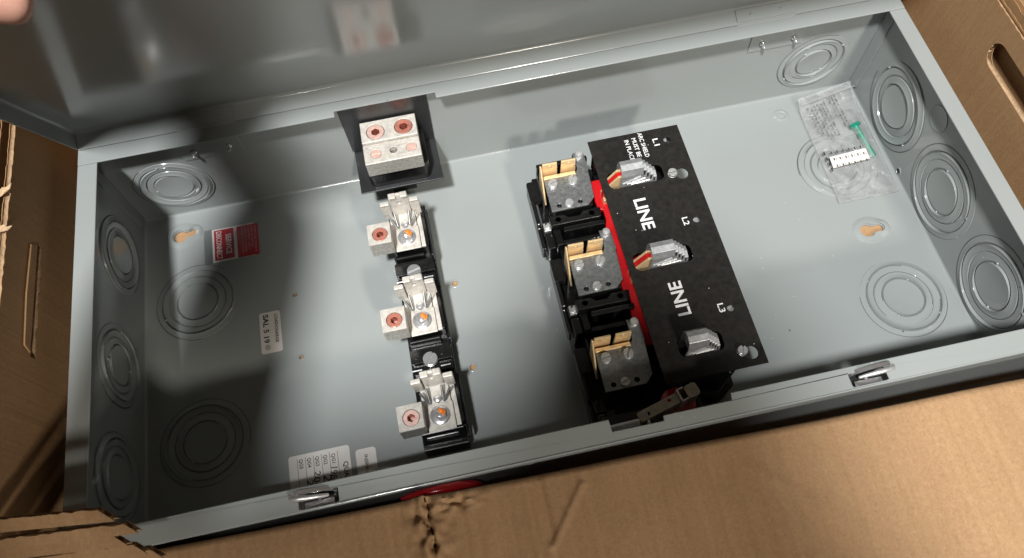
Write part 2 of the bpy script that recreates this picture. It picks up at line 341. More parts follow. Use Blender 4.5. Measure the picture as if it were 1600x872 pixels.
# concentric knockouts: disc and two rings, each stamped a little proud and slightly tipped
def knockout(M, R):
    rng = random.random()*6.28
    rr = [R*.475, R*.505, R*.66, R*.69, R*.835, R*.865, R]
    def ring(r0, r1, h0, h1, tip, ph, n=64):
        mb = MB(); v = []; f = []
        prof = [(r0-.0001, 0), (r0+.0004, h0), (r0+.0013, h0*.85), (r1-.0013, h1*.85), (r1-.0004, h1), (r1+.0001, 0)] if r0 > 0 else [(0, h1*.8), (r1-.0014, h1*.85), (r1-.0004, h1), (r1+.0001, 0)]
        for r, z in prof:
            for k in range(n):
                a = 2*math.pi*k/n; zz = z*(1 + tip*math.cos(a-ph)*min(1, r/max(r1*.9, 1e-6))) if z else -.0002
                v.append((r*math.cos(a), r*math.sin(a), zz))
        for i in range(len(prof)-1):
            for k in range(n): f.append((i*n+k, i*n+(k+1)%n, (i+1)*n+(k+1)%n, (i+1)*n+k))
        return mb.add(v, f, M)
    ko = mk('knockout', ring(0, rr[0], .0, .0012, .8, rng), GREY, enc, smooth=42)
    mk('inner_ring', ring(rr[1], rr[2], .0014, .0006, .85, rng+3.1), GREY, ko, smooth=42)
    mk('middle_ring', ring(rr[3], rr[4], .0006, .0014, .85, rng+.4), GREY, ko, smooth=42)
    mk('outer_ring', ring(rr[5], rr[6], .0015, .0007, .85, rng+2.6), GREY, ko, smooth=42)
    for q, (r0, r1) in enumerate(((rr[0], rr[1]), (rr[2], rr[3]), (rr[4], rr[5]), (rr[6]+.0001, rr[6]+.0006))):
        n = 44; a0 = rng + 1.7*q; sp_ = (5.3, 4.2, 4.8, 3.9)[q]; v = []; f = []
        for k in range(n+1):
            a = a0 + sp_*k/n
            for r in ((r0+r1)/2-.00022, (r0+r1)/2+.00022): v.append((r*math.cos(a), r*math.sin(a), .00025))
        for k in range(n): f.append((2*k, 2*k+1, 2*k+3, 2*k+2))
        mk('slit_shade_arc', MB().add(v, f, M), SLIT_SHADE, ko)  # dark arc laid in the ring gap as painted shade
    # stamped ties across the rings
    for q, r in ((rng, rr[1]), (rng+math.pi, rr[1]), (rng+1.5, rr[5]), (rng+4.6, rr[5])):
        mk('tie', MB().lathe([(.0013, 0), (.0011, .0010), (.0004, .0014)], 10, M @ T((r*math.cos(q), r*math.sin(q), 0))), GREY, ko, smooth=60)
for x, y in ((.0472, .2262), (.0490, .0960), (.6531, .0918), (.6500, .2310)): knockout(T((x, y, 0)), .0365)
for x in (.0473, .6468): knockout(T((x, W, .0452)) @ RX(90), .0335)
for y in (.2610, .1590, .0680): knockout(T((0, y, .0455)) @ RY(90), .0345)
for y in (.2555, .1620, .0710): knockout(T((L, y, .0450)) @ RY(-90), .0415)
mk('small_knockout', MB().lathe([(.0118, 0), (.0113, .0006), (.0105, .0004), (.0001, .0004)], 36, T((L, .2100, .0852)) @ RY(-90)), GREY, enc, smooth=40)
mk('small_hole', MB().lathe([(.0026, .0006), (.0026, .0001), (.0001, .0001)], 18, T((L, .2106, .0062)) @ RY(-90)), BLACKM, enc)
mk('small_hole_collar', MB().lathe([(.0025, .0002), (.0028, .0009), (.0038, .0001)], 18, T((L, .2106, .0062)) @ RY(-90), cap=False), GREY, enc, smooth=50)
# hinge plates seen on the inside of the top wall, with two screws each
for x0, x1, sx in ((.0700, .1215, (.0816, .1114)), (.5740, .6255, (.5853, .6149))):
    hp = mk('hinge_plate', MB().box(x0, x1, W-.0010, W-.0001, .0770, .1100), GREY, enc, bevel=.0004)
    for x in sx:
        M = T((x, W-.001, .0872)) @ RX(90)
        o = mk('hinge_screw', MB().lathe([(.0026, 0), (.0026, .0012), (.0020, .0020), (.0015, .0022), (.0015, .0058), (.0009, .0066)], 14, M), CHROME, hp, smooth=40)
# lid: a shallow pan swung up on its hinge edge
TA = math.radians(66); ct, st_ = math.cos(TA), math.sin(TA)
LM = Matrix(((1,0,0,0),(0,-ct,st_,W+.0006),(0,st_,ct,H+.0010),(0,0,0,1)))   # (x, v, w) -> world; v along the lid, w out of its face
D, V = .0140, .322
lid = mk('lid', MB().box(-.0005, L+.0005, .0017, V, D, D+.0014, LM), GREY, enc, bevel=.0006)
mk('lid_hinge_flange', MB().box(-.0005, L+.0005, -.0004, .0015, -.0006, D+.0010, LM), GREY, lid, bevel=.0004)
mk('lid_front_flange', MB().box(-.0005, L+.0005, V+.0002, V+.0017, .0, D+.0010, LM), GREY, lid, bevel=.0004)
mk('lid_side_flange', MB().box(-.0022, -.0007, .0002, V+.0015, .0, D+.0010, LM), GREY, lid, bevel=.0004)
mk('lid_side_flange', MB().box(L+.0007, L+.0022, .0002, V+.0015, .0, D+.0010, LM), GREY, lid, bevel=.0004)
# rounded folds between the lid face and its flanges
def lidfillet(a, b, c, d):
    mb = fillet(a, b, c, d, .0024); mb.v = [tuple(LM @ Vector(p)) for p in mb.v]; return mb
mk('lid_fold', lidfillet((0,.0015,D),(L,.0015,D),(0,1,0),(0,0,-1)), GREY, lid, smooth=80)
mk('lid_fold', lidfillet((-.0007,.0017,D),(-.0007,V,D),(1,0,0),(0,0,-1)), GREY, lid, smooth=80)
for x0, x1 in ((.0790, .1265), (.5560, .6080)):
    hl = mk('hinge_leaf', MB().box(x0, x1, .0016, .0026, .0008, D-.0022, LM), GREY, lid, bevel=.0003)
    for fx in (.24, .76): mk('rivet', MB().lathe([(.0012, 0), (.0011, .0006), (.0004, .0009)], 12, LM @ T((x0 + fx*(x1-x0), .0026, D*.45)) @ RX(-90)), GREY, hl, smooth=60)
    mk('hinge_knuckle', MB().tube([tuple(LM @ Vector((x0, -.0012, -.0004))), tuple(LM @ Vector((x1, -.0012, -.0004)))], .0017, 10), GREY, lid, smooth=50)
# spring latches in the windows of the front rim
for xl, flip in ((.1634, 1), (.5386, -1)):
    M = T((xl, .0052, H)) @ Matrix.Diagonal((flip, 1, 1, 1))
    # sprung strap arching through the window
    def strap(pts, y0, y1, t=.0011):
        v = []; f = []; n = len(pts)
        for i, (x, z) in enumerate(pts):
            a = pts[max(i-1, 0)]; b = pts[min(i+1, n-1)]; d = Vector((b[0]-a[0], b[1]-a[1])).normalized(); nx, nz = -d.y*t, d.x*t
            v += [(x, y0, z), (x, y1, z), (x+nx, y1, z+nz), (x+nx, y0, z+nz)]
        for i in range(n-1):
            for k in range(4): f.append((i*4+k, i*4+(k+1)%4, (i+1)*4+(k+1)%4, (i+1)*4+k))
        f.append((0,1,2,3)); f.append(tuple((n-1)*4+k for k in (3,2,1,0)))
        return MB().add(v, f, M)
    pts = [(.0118, -.016), (.0117, -.010), (.0112, -.006), (.0098, -.0030), (.0070, -.0008), (.0025, .0012), (-.0025, .0026), (-.0080, .0036), (-.0125, .0042), (-.0152, .0038), (-.0162, .0026), (-.0158, .0012)]
    la = mk('latch', strap([(x, z+.0014) if z > -.004 else (x, z) for x, z in pts], .0036, .0064, .0016), LATCH, enc, bevel=.0003, smooth=40)
    mk('latch_roll', MB().tube([(.0070, .0006, .0010), (.0020, .0004, .0034), (-.0060, .0004, .0056), (-.0125, .0006, .0062), (-.0158, .0012, .0054), (-.0168, .0024, .0040), (-.0160, .0044, .0036)], [.0010, .0014, .0017, .0017, .0016, .0015, .0012], 10, M), STEEL, la, smooth=60)
    mk('latch_spring', strap([(-.0105, -.014), (-.0105, -.006), (-.0094, -.0040), (-.0060, -.0030), (.0040, -.0024), (.0098, -.0030)], -.0042, -.0008, .0008), LATCH, la, bevel=.0002, smooth=40)
    mk('latch_body', MB().box(-.0118, .0112, -.0038, .0062, -.024, -.0075, M), BLACKM, la, bevel=.0006)
    mk('latch_cheek', MB().prism([(-.0125, -.016), (-.0125, -.0022), (-.0100, -.0022), (-.0080, -.005), (-.0075, -.016)], -.0048, -.0040, (), M @ RX(90)), LATCH, la, bevel=.0002)
    mk('latch_pin', MB().tube([(0, -.004, -.0045), (0, .0018, -.0045)], .0012, 10, M), STEEL, la, smooth=40)
# ------------------------------------------------------------------ neutral terminal on its black bracket
neu = thing('neutral_terminal', 'pale two barrel lug with copper screws on a black bracket under the top rim', 'terminal lug', (.247, .30, .044))
mk('bracket_back', MB().prism([(.2087, .0455), (.2837, .0455), (.2845, .1105), (.2078, .1105)], -W+.0002, -W+.0016, (), RX(90)), BLACKM, neu, bevel=.0004)
mk('bracket_shelf', MB().prism([(.2098, W-.0004), (.2106, .2757), (.2846, .2757), (.2838, W-.0004)], .0425, .0440), BLACKM, neu, bevel=.0004)
mk('bracket_foot', MB().box(.236, .258, .300, .3215, .0002, .0424), BLACKM, neu)
mk('insulator', MB().prism(rrect(.2205, .2748, .2795, .3200, .005), .0441, .0655), BLACK, neu, bevel=.0014, seg=3)
bk = [circ(.2353, .3073, .0079, 28), circ(.2596, .3077, .0079, 28)]
fr = [circ(.2327, .2861, .0046, 24), circ(.2477, .2870, .0033, 20), circ(.2630, .2866, .0046, 24)]
lug = mk('lug_body', merge(MB().prism([(.2225, .2972), (.2707, .2972), (.2711, .3190), (.2229, .3190)], .0660, .0858, bk), MB().prism([(.2224, .2768), (.2707, .2768), (.2707, .2964), (.2224, .2964)], .0660, .0834, fr), MB().box(.2228, .2703, .2962, .2974, .0660, .0820)), TIN, neu, bevel=.0005)
mk('sawn_face', MB().box(.2228, .2703, .2764, .2767, .0664, .0829), SAWN, lug)
for (x, y), a in (((.2353, .3073), 12), ((.2596, .3077), 0)): set_screw((x, y, .0858), .0079, COPPER if x > .25 else PINK, neu, .0125, a)
for (x, y), a in (((.2327, .2861), 0), ((.2630, .2866), -32)): slot_screw('slotted_screw', (x, y, .0822), .0045, .0013, PINK, neu, a)
# ------------------------------------------------------------------ load side: base strip and three fuse clips
lb = thing('fuse_clip_strip', 'long black moulded base strip carrying three fuse clips, left of the centre', 'terminal base', (.245, .15, 0))
bolts = [(.2433, .2243), (.2440, .1448), (.2451, .0636)]
mk('base_slab', MB().prism([(.2262, .0440), (.2622, .0440), (.2636, .2620), (.2290, .2620)], .0002, .0200), BLACK, lb, bevel=.0008)
mk('end_ramp', MB().prism([(.0480, .0201), (.0535, .0330), (.0560, .0330), (.0560, .0201)], .2275, .2610, (), Matrix(((0,0,1,0),(1,0,0,0),(0,1,0,0),(0,0,0,1)))), BLACK, lb, bevel=.0005)
for i, (bx, by) in enumerate(bolts):
    mk('pedestal', MB().prism(rrect(bx-.0135, bx+.0175, by-.0070, by+.0300, .002), .0201, .0360), BLACK, lb, bevel=.0008)
    mk('side_rail', MB().box(bx+.0178, bx+.0196, by-.0160, by+.0350, .0201, .0320), BLACK, lb, bevel=.0006)
    mk('ridge', MB().box(bx-.0150, bx+.0120, by-.0135, by-.0100, .0201, .0300), BLACK, lb, bevel=.0014, seg=3)
for i, (mx_, my) in enumerate(((.2430, .1985), (.2437, .1165))):
    mk('deck', MB().prism(rrect(mx_-.0155, mx_+.0180, my-.0020, my+.0100, .0016), .0201, .0275, [circ(mx_, my+.0005, .0001, 6)]), BLACK, lb, bevel=.0008)
    mk('deck', MB().prism(rrect(mx_-.0150, mx_+.0175, my-.0110, my-.0045, .0016), .0201, .0255), BLACK, lb, bevel=.0008)
    for dx in (-.0108, .0108): mk('recess', MB().lathe([(.0034, .0), (.0034, .0004), (.0028, .0004), (.0027, .0001), (.0002, .0001)], 22, T((mx_+dx, my+.0052, .0275))), BLACK, lb, smooth=40)
    slot_screw('mounting_screw', (mx_+.0004, my-.001, .0277), .0062, .0030, CHROME, lb, 15+40*i)
    for dx in (-.0118, .0118): mk('rib', MB().tube([(mx_+dx-.004, my-.0075, .0262), (mx_+dx+.004, my-.0075, .0262)], .0012, 8), BLACK, lb, smooth=40)
def make_clip():
    t = thing('fuse_clip', 'x', 'fuse clip', (0, 0, .036), 'spring fuse clips along the black base strip')
    mk('clip_plate', MB().prism([(-.0118, -.0085), (.0098, -.0085), (.0105, .0290), (-.0125, .0290)], .0362, .0402), TIN, t, bevel=.0004)
    mk('side_strip', MB().box(.0108, .0148, -.0095, .0285, .0362, .0390), TIN, t, bevel=.0004)
    mk('bolt_pad', MB().prism([(-.0108, -.0118), (.0108, -.0118), (.0112, .0098), (-.0082, .0098)], .0403, .0420), TIN, t, bevel=.0003)
    # middle leaf with a curled and notched top
    Mx = RX(90)
    mk('middle_leaf', MB().prism([(-.0082, .0403), (.0078, .0403), (.0080, .0700), (-.0080, .0700)], -.0275, -.0251, [circ(-.0004, .0590, .0021, 14)], Mx), TIN, t, bevel=.0004)
    mk('middle_leaf_curl', merge(MB().box(-.0079, -.0018, .0222, .0276, .0701, .0722), MB().box(-.0020, .0020, .0250, .0276, .0701, .0718), MB().box(.0018, .0079, .0222, .0276, .0701, .0722)), TIN, t, bevel=.0008, seg=3)
    for sx, x0, x1 in ((-1, -.0165, -.0088), (1, .0085, .0163)):
        lo = MB().prism([(x0+.0016, .0403), (x1, .0403), (x1, .0625), (x0, .0625), (x0, .0520)], -.0250, -.0228, (), Mx)
        mk('side_leaf', lo, TIN, t, bevel=.0004)
        mk('side_leaf_curl', MB().box(x0, x1, .0215, .0255, .0626, .0644), TIN, t, bevel=.0008, seg=3)
        sp = MB().tube([(sx*.0062-.0006, .0215, .0490), (sx*.0052-.0006, .0112, .0440), (sx*.0056-.0004, .0104, .0436), (sx*.0066-.0006, .0110, .0446), (sx*.0118, .0182, .0500)], .00095, 8)
        mk('wire_spring', sp, ZINC, t, smooth=50)
    mk('small_screw', MB().lathe([(.0034, .0403), (.0034, .0415), (.0026, .0428), (.0008, .0433)], 18, T((.0002, .0137, 0))), CHROME, t, smooth=40)
    wa = mk('washer', MB().lathe([(.0078, .0421), (.0078, .0428), (.0070, .0433), (.0050, .0437)], 32), CHROME, t, smooth=40)
    b = mk('hex_bolt', merge(MB().prism(circ(0, 0, .0056, 6, .4), .0437, .0474), MB().lathe([(.0027, .0474), (.0026, .0492), (.0018, .0496)], 16)), CHROME, t, bevel=.0005)
    pm = MB()
    for dx, dy, r, z in ((.0016, .0012, .0022, .0497), (.0034, .0006, .0018, .0480), (.0026, -.0006, .0016, .0484), (.0008, .0022, .0012, .0496)):
        pm.lathe([(r, z-.0012), (r*.95, z), (r*.5, z+.0007), (.0001, z+.0008)], 12, T((dx, dy, 0)))
    mk('paint_mark', pm, ORANGE, b, smooth=60)
    lg = mk('lug_block', MB().prism([(-.0308, -.0112), (-.0118, -.0112), (-.0112, .0083), (-.0306, .0083)], .0403, .0600, [circ(-.0205, -.0022, .0066, 28)]), TIN, t, bevel=.0005)
    mk('sawn_face', MB().box(-.0305, -.0121, -.01155, -.01125, .0406, .0596), SAWN, lg)
    mk('tongue', MB().box(-.0300, -.0110, -.0085, .0070, .0363, .0402), TIN, lg, bevel=.0003)
    set_screw((-.0205, -.0022, .0600), .0066, COPPER, t, .0110, 10)
    return t
c0 = make_clip()
clabels = ['fuse clip with square lug nearest the black neutral bracket, topmost of three', 'middle fuse clip with square lug, between the other two on the black strip', 'fuse clip with square lug nearest the front rim, lowest of three']
for i, (bx, by) in enumerate(bolts):
    o = c0 if i == 0 else copy_tree(c0)
    o.location = (bx, by, .036); o['label'] = clabels[i]; o.rotation_euler = (0, 0, math.radians((0, .4, .8)[i]))
    for ch in o.children:
        if ch.name.startswith('set_screw') and i == 2:
            ch.data = ch.data.copy(); ch.data.materials[0] = PINK
# ------------------------------------------------------------------ line side: moulded base, red insulation, shield, terminals, jaws
sb = thing('switch_block', 'black moulded switch base running under the line terminals and the black shield', 'switch base', (.41, .15, 0))
mk('base_floor', MB().prism([(.3610, .0420), (.4600, .0300), (.4780, .0430), (.4780, .2500), (.4130, .2690), (.3625, .2690)], .0002, .0240), BLACK, sb, bevel=.001)
mk('line_body', MB().prism([(.4130, .0420), (.4580, .0340), (.4760, .0480), (.4760, .2480), (.4130, .2480)], .0241, .0480), BLACK, sb, bevel=.001)
UP = [(.3672, .2373), (.3700, .1582), (.3703, .0770)]      # north-west corner of each grey plate
YZX = Matrix(((0,0,1,0),(1,0,0,0),(0,1,0,0),(0,0,0,1)))   # prism in (y,z) extruded along x
for i, (ux, uy) in enumerate(UP):
    mk('north_wall_moulding', MB().box(ux-.0008, ux+.0450, uy+.0245, uy+.0290, .0241, .0500), BLACK, sb, bevel=.0008)
    mk('cell_side', MB().box(ux-.0012, ux+.0012, uy-.004, uy+.0244, .0241, .0430), BLACK, sb, bevel=.0006)
    mk('tab_post', MB().box(ux+.0300, ux+.0400, uy+.0040, uy+.0235, .0241, .0630), BLACK, sb, bevel=.0006)
    mk('plate_pedestal', MB().box(ux+.0030, ux+.0355, uy-.0295, uy+.0010, .0241, .0628), BLACK, sb, bevel=.0006)
    # outer cheek with a stepped silhouette on the left
    ck = [(uy+.0150, .0241), (uy-.0500, .0241), (uy-.0500, .0400), (uy-.0300, .0400), (uy-.0270, .0440), (uy-.0080, .0440), (uy+.0110, .0455), (uy+.0150, .0410)]
    mk('cheek', MB().prism(ck, ux-.0125, ux-.0092, (), YZX), BLACK, sb, bevel=.0008)
    mk('cheek_top', MB().prism(rrect(ux-.0130, ux-.0030, uy-.0060, uy+.0148, .002), .0400, .0460), BLACK, sb, bevel=.0008)
    mk('gusset', MB().prism([(uy-.0330, .0241), (uy-.0500, .0241), (uy-.0330, .0560)], ux-.0068, ux-.0052, (), YZX), BLACKM, sb, bevel=.0003)
    mk('side_lug', MB().box(ux-.0090, ux+.0000, uy-.0400, uy-.0300, .0241, .0480), BLACK, sb, bevel=.0008)
    mk('side_tower', MB().box(ux-.0085, ux-.0015, uy-.0560, uy-.0415, .0241, .0500), BLACK, sb, bevel=.0010)
    mk('side_tower', MB().box(ux-.0015, ux+.0050, uy-.0560, uy-.0400, .0241, .0530), BLACK, sb, bevel=.0010)
    # barrier bars between the poles
    if i < 2:
        bar = [(ux-.0030, uy-.0400), (ux+.0400, uy-.0400), (ux+.0412, uy-.0310), (ux+.0260, uy-.0310), (ux+.0225, uy-.0350), (ux+.0135, uy-.0350), (ux+.0095, uy-.0310), (ux-.0030, uy-.0310)]
        mk('barrier', MB().prism(bar, .0241, .0600), BLACK, sb, bevel=.0008)
        mk('barrier', MB().box(ux+.0065, ux+.0420, uy-.0470, uy-.0425, .0241, .0585), BLACK, sb, bevel=.0008)
        for dx in (.0040, .0330): mk('moulding_mark', MB().lathe([(.0030, .0), (.0030, .0003), (.0024, .0003), (.0023, .0), (.0001, .0)], 18, T((ux+dx, uy-.0355, .0601))), BLACK, sb, smooth=40)
        nut = mk('side_nut', MB().box(ux-.0082, ux-.0012, uy-.0390, uy-.0310, .0481, .0505), STEEL, sb, bevel=.0004)
        mk('nut_head', MB().lathe([(.0027, .0506), (.0027, .0525), (.0018, .0535)], 16, T((ux-.0047, uy-.0350, 0))), STEEL, nut, smooth=40)
ri = tag(mk('red_insulator', MB().prism([(.4080, .0800), (.4250, .0800), (.4300, .1200), (.4300, .2360), (.4090, .2360), (.4065, .2300), (.4075, .2080), (.4115, .2060), (.4115, .1960), (.4095, .1900), (.4085, .1600), (.4075, .1280), (.4115, .1260), (.4115, .1160), (.4085, .1100)], .0505, .0540), RED, None, bevel=.0004, base=(.415, .13, .0505)), 'bright red insulating strip showing along the left edge of the black shield', 'insulator')
def make_line_terminal():
    t = thing('line_terminal', 'x', 'terminal', (0, 0, .063), 'line terminals beside the black shield')
    P = [(0, 0), (.0279, .0014), (.0306, .0064), (.0302, .0226), (.0394, .0212), (.0398, .0042), (.0390, .0018), (.0376, -.0238), (.0314, -.0301), (0, -.0304)]
    mk('grey_plate', MB().prism(P, .0640, .0662, [circ(.0071, -.0260, .0021, 18), circ(.0252, -.0258, .0021, 18)]), ZINC, t, bevel=.0003)
    for (x, y), a in (((.0066, -.0049), 8), ((.0239, -.0050), 62)): slot_screw('slotted_screw', (x, y, .0663), .0040, .0034, STEEL, t, a)
    slot_screw('small_slotted_screw', (.0159, -.0258, .0663), .0036, .0022, STEEL, t, 18)
    mk('tab_screw', MB().lathe([(.0036, .0663), (.0036, .0685), (.0029, .0699), (.0012, .0702)], 20, T((.0352, .0190, 0))), STEEL, t, smooth=40)
    Mx = RX(90)
    bc = mk('brass_clip', MB().box(.0002, .0282, .0012, .0046, .0560, .0668), BRASS, t, bevel=.0006)
    for x0, x1 in ((-.0006, .0131), (.0158, .0291)):
        mk('brass_leaf', MB().prism([(x0, .0500), (x1, .0500), (x1, .0690), (x1-.0006, .0710), (x1, .0716), (x1-.0004, .0800), (x0+.0006, .0802)], -.0086, -.0068, (), Mx), BRASS, bc, bevel=.0004)
        mk('leaf_dimple', MB().lathe([(.0012, 0), (.0009, .0005), (.0002, .0007)], 12, T(((x0+x1)/2, .0067, .0772)) @ RX(90)), BRASS, bc, smooth=60)
    mk('brass_arm', MB().prism([(-.0150, .0520), (.0070, .0520), (.0080, .0790), (.0060, .0800)], -.0024, -.0009, (), YZX), BRASS, bc, bevel=.0004)
    return t
t0 = make_line_terminal()
tl = ['grey plate terminal with two brass leaves, beside the shield lettering IN PLACE', 'middle grey plate terminal with two brass leaves, beside the red strip', 'shaded grey plate terminal with two brass leaves, nearest the front rim']
for i, (ux, uy) in enumerate(UP):
    o = t0 if i == 0 else copy_tree(t0)
    o.location = (ux, uy, .063); o['label'] = tl[i]
# black fibre shield
sh = thing('arc_shield', 'flat black fibre shield printed LINE twice, right of the line terminals', 'arc shield', (.45, .15, .079))
slots = []
for y0 in (.2160, .1390, .0635):
    slots.append(rrect(.4165 if y0 > .1 else .4290, .4632, y0-.0078, y0+.0078, .0050))
eye = [(.4756, .2458, .0029), (.4757, .1658, .0027), (.4770, .0862, .0027)]
def crescent(cx, cy): return circ(cx, cy, .0052, 22)
plate = [(.4098, .2586), (.4885, .2586), (.4899, .0388), (.4122, .0388)]
for k in range(3):
    pass
holes = slots + [circ(x, y, r, 16) for x, y, r in eye] + [crescent(.4778, .2104), crescent(.4800, .0490)]
mk('shield_board', MB().prism(plate, .0790, .0802, holes), FIBRE, sh, bevel=.0002)
ZT = .08032
mk('lettering', text_mb('ARC SHIELD', .0052, T((.4530, .2573, ZT)) @ RZ(-89.5), .012, width=.0250), INKW, sh)
mk('lettering', text_mb('MUST BE', .0052, T((.4466, .2537, ZT)) @ RZ(-89.5), .012, width=.0195), INKW, sh)
mk('lettering', text_mb('IN PLACE', .0052, T((.4402, .2530, ZT)) @ RZ(-89.5), .012, width=.0210), INKW, sh)
mk('lettering', text_mb('LINE', .0140, T((.4318, .1952, ZT)) @ RZ(-89), .022, width=.0290), INKW, sh)
mk('lettering', text_mb('LINE', .0140, T((.4468, .0874, ZT)) @ RZ(90.6), .022, width=.0285), INKW, sh)
for s, x, y in (('L1', .4636, .2492), ('L2', .4646, .1700), ('L3', .4678, .0918)): mk('lettering', text_mb(s, .0066, T((x, y, ZT)) @ RZ(-88), .014, width=.0072), INKW, sh)
for x, y, r in eye: slot_screw('fastener', (x+.0006, y-.0004, .0745), r*1.3, .0030, STEEL, sh, 40)
for x, y, a in ((.4697, .2113, 0), (.4735, .0510, 70)): slot_screw('shield_screw', (x, y, .0803), .0038, .0034, STEEL, sh, a)
for x, y in ((.4697, .2113), (.4735, .0510)): mk('standoff', MB().lathe([(.0042, .0481), (.0042, .0789)], 14, T((x, y, 0))), BLACK, sh, smooth=40)
for x, y, z in ((.4800, .2490, 1), (.4160, .2460, 1), (.4170, .0560, 1)): mk('standoff', MB().box(x-.004, x+.004, y-.004, y+.004, .0481 if x > .45 else .0541, .0789), BLACK, sh)
for k in range(12):
    x, y = random.uniform(.413, .486), random.uniform(.045, .255); r = random.uniform(.0002, .00045)
    mk('white_fleck', MB().lathe([(r, 0), (r, .00006)], 6, T((x, y, .08022)) @ Matrix.Diagonal((1, random.uniform(.5, 1.2), 1, 1))), INKW, sh)
def make_jaw():
    t = thing('contact_jaw', 'x', 'contact jaw', (0, 0, .048), 'sprung contact jaws standing in the shield slots')
    for k in range(5):
        zt = .1010 - .0042*k; a = .0070 + .00012*k; x0 = .0 + .0006*k; x1 = .0185 + .0032*k; zb = .060
        pr_ = [(-a, zb), (-a, zt-.0085), (-a*.72, zt-.0016), (-a*.05, zt), (a*.55, zt-.0008), (a, zt-.0075), (a, zb)]
        q = .0010; inn = [(-a+q, zb), (-a+q, zt-.0090), (-a*.72+q*.5, zt-.0016-q*.8), (-a*.05, zt-q), (a*.55-q*.4, zt-.0008-q), (a-q, zt-.0080), (a-q, zb)]
        mk('spring_leaf', MB().prism(pr_ + inn[::-1], x0, x1, (), YZX), JAW, t, bevel=.0003)
    for k in range(4): mk('gap_shade_block', MB().box(.0175+.0032*k, .0200+.0032*k, -.0066, .0066, .06, .0946-.0042*k), BLACKM, t)  # black blocks added between the leaves so their gaps look shaded
    for k in range(3): mk('pressed_rib', MB().tube([(.0020+.0035*k, -.0074, .0835-.0012*k), (.0165+.0040*k, -.0074, .0900-.0036*k)], .0006, 6), STEEL, t, smooth=50)
    for s, y in ((0, .0026), (1, -.0036)):
        mk('blade', MB().prism([(-.0105, .0560), (.0150, .0560), (.0150, .0900), (-.0015, .0900), (-.0105, .0770)], -y-.0009, -y+.0009, (), RX(90)), BRASS, t, bevel=.0003)
    mk('red_spacer', MB().prism([(-.0125, .0570), (.0150, .0570), (.0150, .0885), (-.0020, .0885), (-.0125, .0740)], -.0014, .0024, (), RX(90)), RED, t, bevel=.0003)
    mk('jaw_foot', MB().box(-.0120, .0300, -.0055, .0055, .0482, .0600), BRASS, t, bevel=.0005)
    return t
j0 = make_jaw()
jl = ['laminated steel contact jaw with brass blade, above the first LINE lettering', 'laminated steel contact jaw with brass blade, between the two LINE letterings', 'laminated steel contact jaw half in shadow, nearest the front rim']
for i, (x, y) in enumerate(((.4250, .2165), (.4275, .1395), (.4325, .0640))):
    o = j0 if i == 0 else copy_tree(j0); o.location = (x, y, .048); o['label'] = jl[i]
    if i == 2:
        o.scale = (.85, 1, 1)
        for ch in [c for c in o.children if c.name.startswith(('blade', 'red_spacer', 'jaw_foot'))]: bpy.data.objects.remove(ch)
# operating mechanism in the notch of the front rim
me_ = thing('switch_mechanism', 'steel lever with coil spring in the notch of the front rim', 'switch lever', (.40, .02, .05))
Mm = T((.3885, .0180, .084)) @ RZ(15) @ Matrix.Diagonal((.88, .75, 1, 1))
mk('lever', MB().prism(rrect(-.0035, .0330, -.0035, .0065, .002), -.0012, .0008, [circ(.0045, .0012, .0022, 16), circ(.0255, .0030, .0018, 16)], Mm), DULL, me_, bevel=.0003)
mk('lever_side', MB().box(-.0030, .0330, -.0036, -.0024, -.0200, -.0013, Mm), DULL, me_, bevel=.0003)
mk('fork', merge(MB().box(.0335, .0348, -.0050, .0080, -.030, .0040, Mm), MB().box(.0348, .0400, -.0050, -.0036, -.030, .0040, Mm), MB().box(.0348, .0400, .0066, .0080, -.030, .0040, Mm)), STEEL, me_, bevel=.0003)
mk('cap', MB().prism(rrect(.0402, .0510, -.0055, .0075, .0030), -.030, .0035, (), Mm), DULL, me_, bevel=.0008)
sp = [(.3620 + .0235*k/240, .0150 + .0024*math.cos(k*.50) + .0006*k/240, .0830 + .0024*math.sin(k*.50)) for k in range(241)]
mk('coil_spring', MB().tube(sp, .00042, 6), STEEL, me_, smooth=60)
mk('pin', MB().tube([(.3915, .0120, .0825), (.3915, .0220, .0825)], .0012, 8), STEEL, me_, smooth=50)
mk('carrier', MB().box(.3640, .4400, .0020, .0320, .0002, .0540), BLACKM, me_, bevel=.001)
mk('red_cam', MB().lathe([(.0130, .0601), (.0130, .0700), (.0110, .0715), (.0040, .0720)], 28, T((.4200, .0270, -.006))), REDL, me_, smooth=40)
# red operating handle outside the front wall
hd = thing('operating_handle', 'glossy red operating handle between enclosure front wall and cardboard flap', 'handle', (.24, -.012, .06))
hp_ = [(.2150, -.0050, .1030), (.2200, -.0052, .1050), (.2290, -.0055, .1072), (.2420, -.0056, .1082), (.2540, -.0054, .1068), (.2630, -.0052, .1015), (.2670, -.0050, .0900), (.2680, -.0050, .0600)]
mk('grip', MB().tube(hp_, [.0014, .0026, .0034, .0036, .0034, .0030, .0030, .003], 12), REDL, hd, smooth=60)
mk('pivot', MB().lathe([(.006, 0), (.006, .008)], 16, T((.268, -.0018, .0600)) @ RX(90)), STEEL, hd, smooth=40)
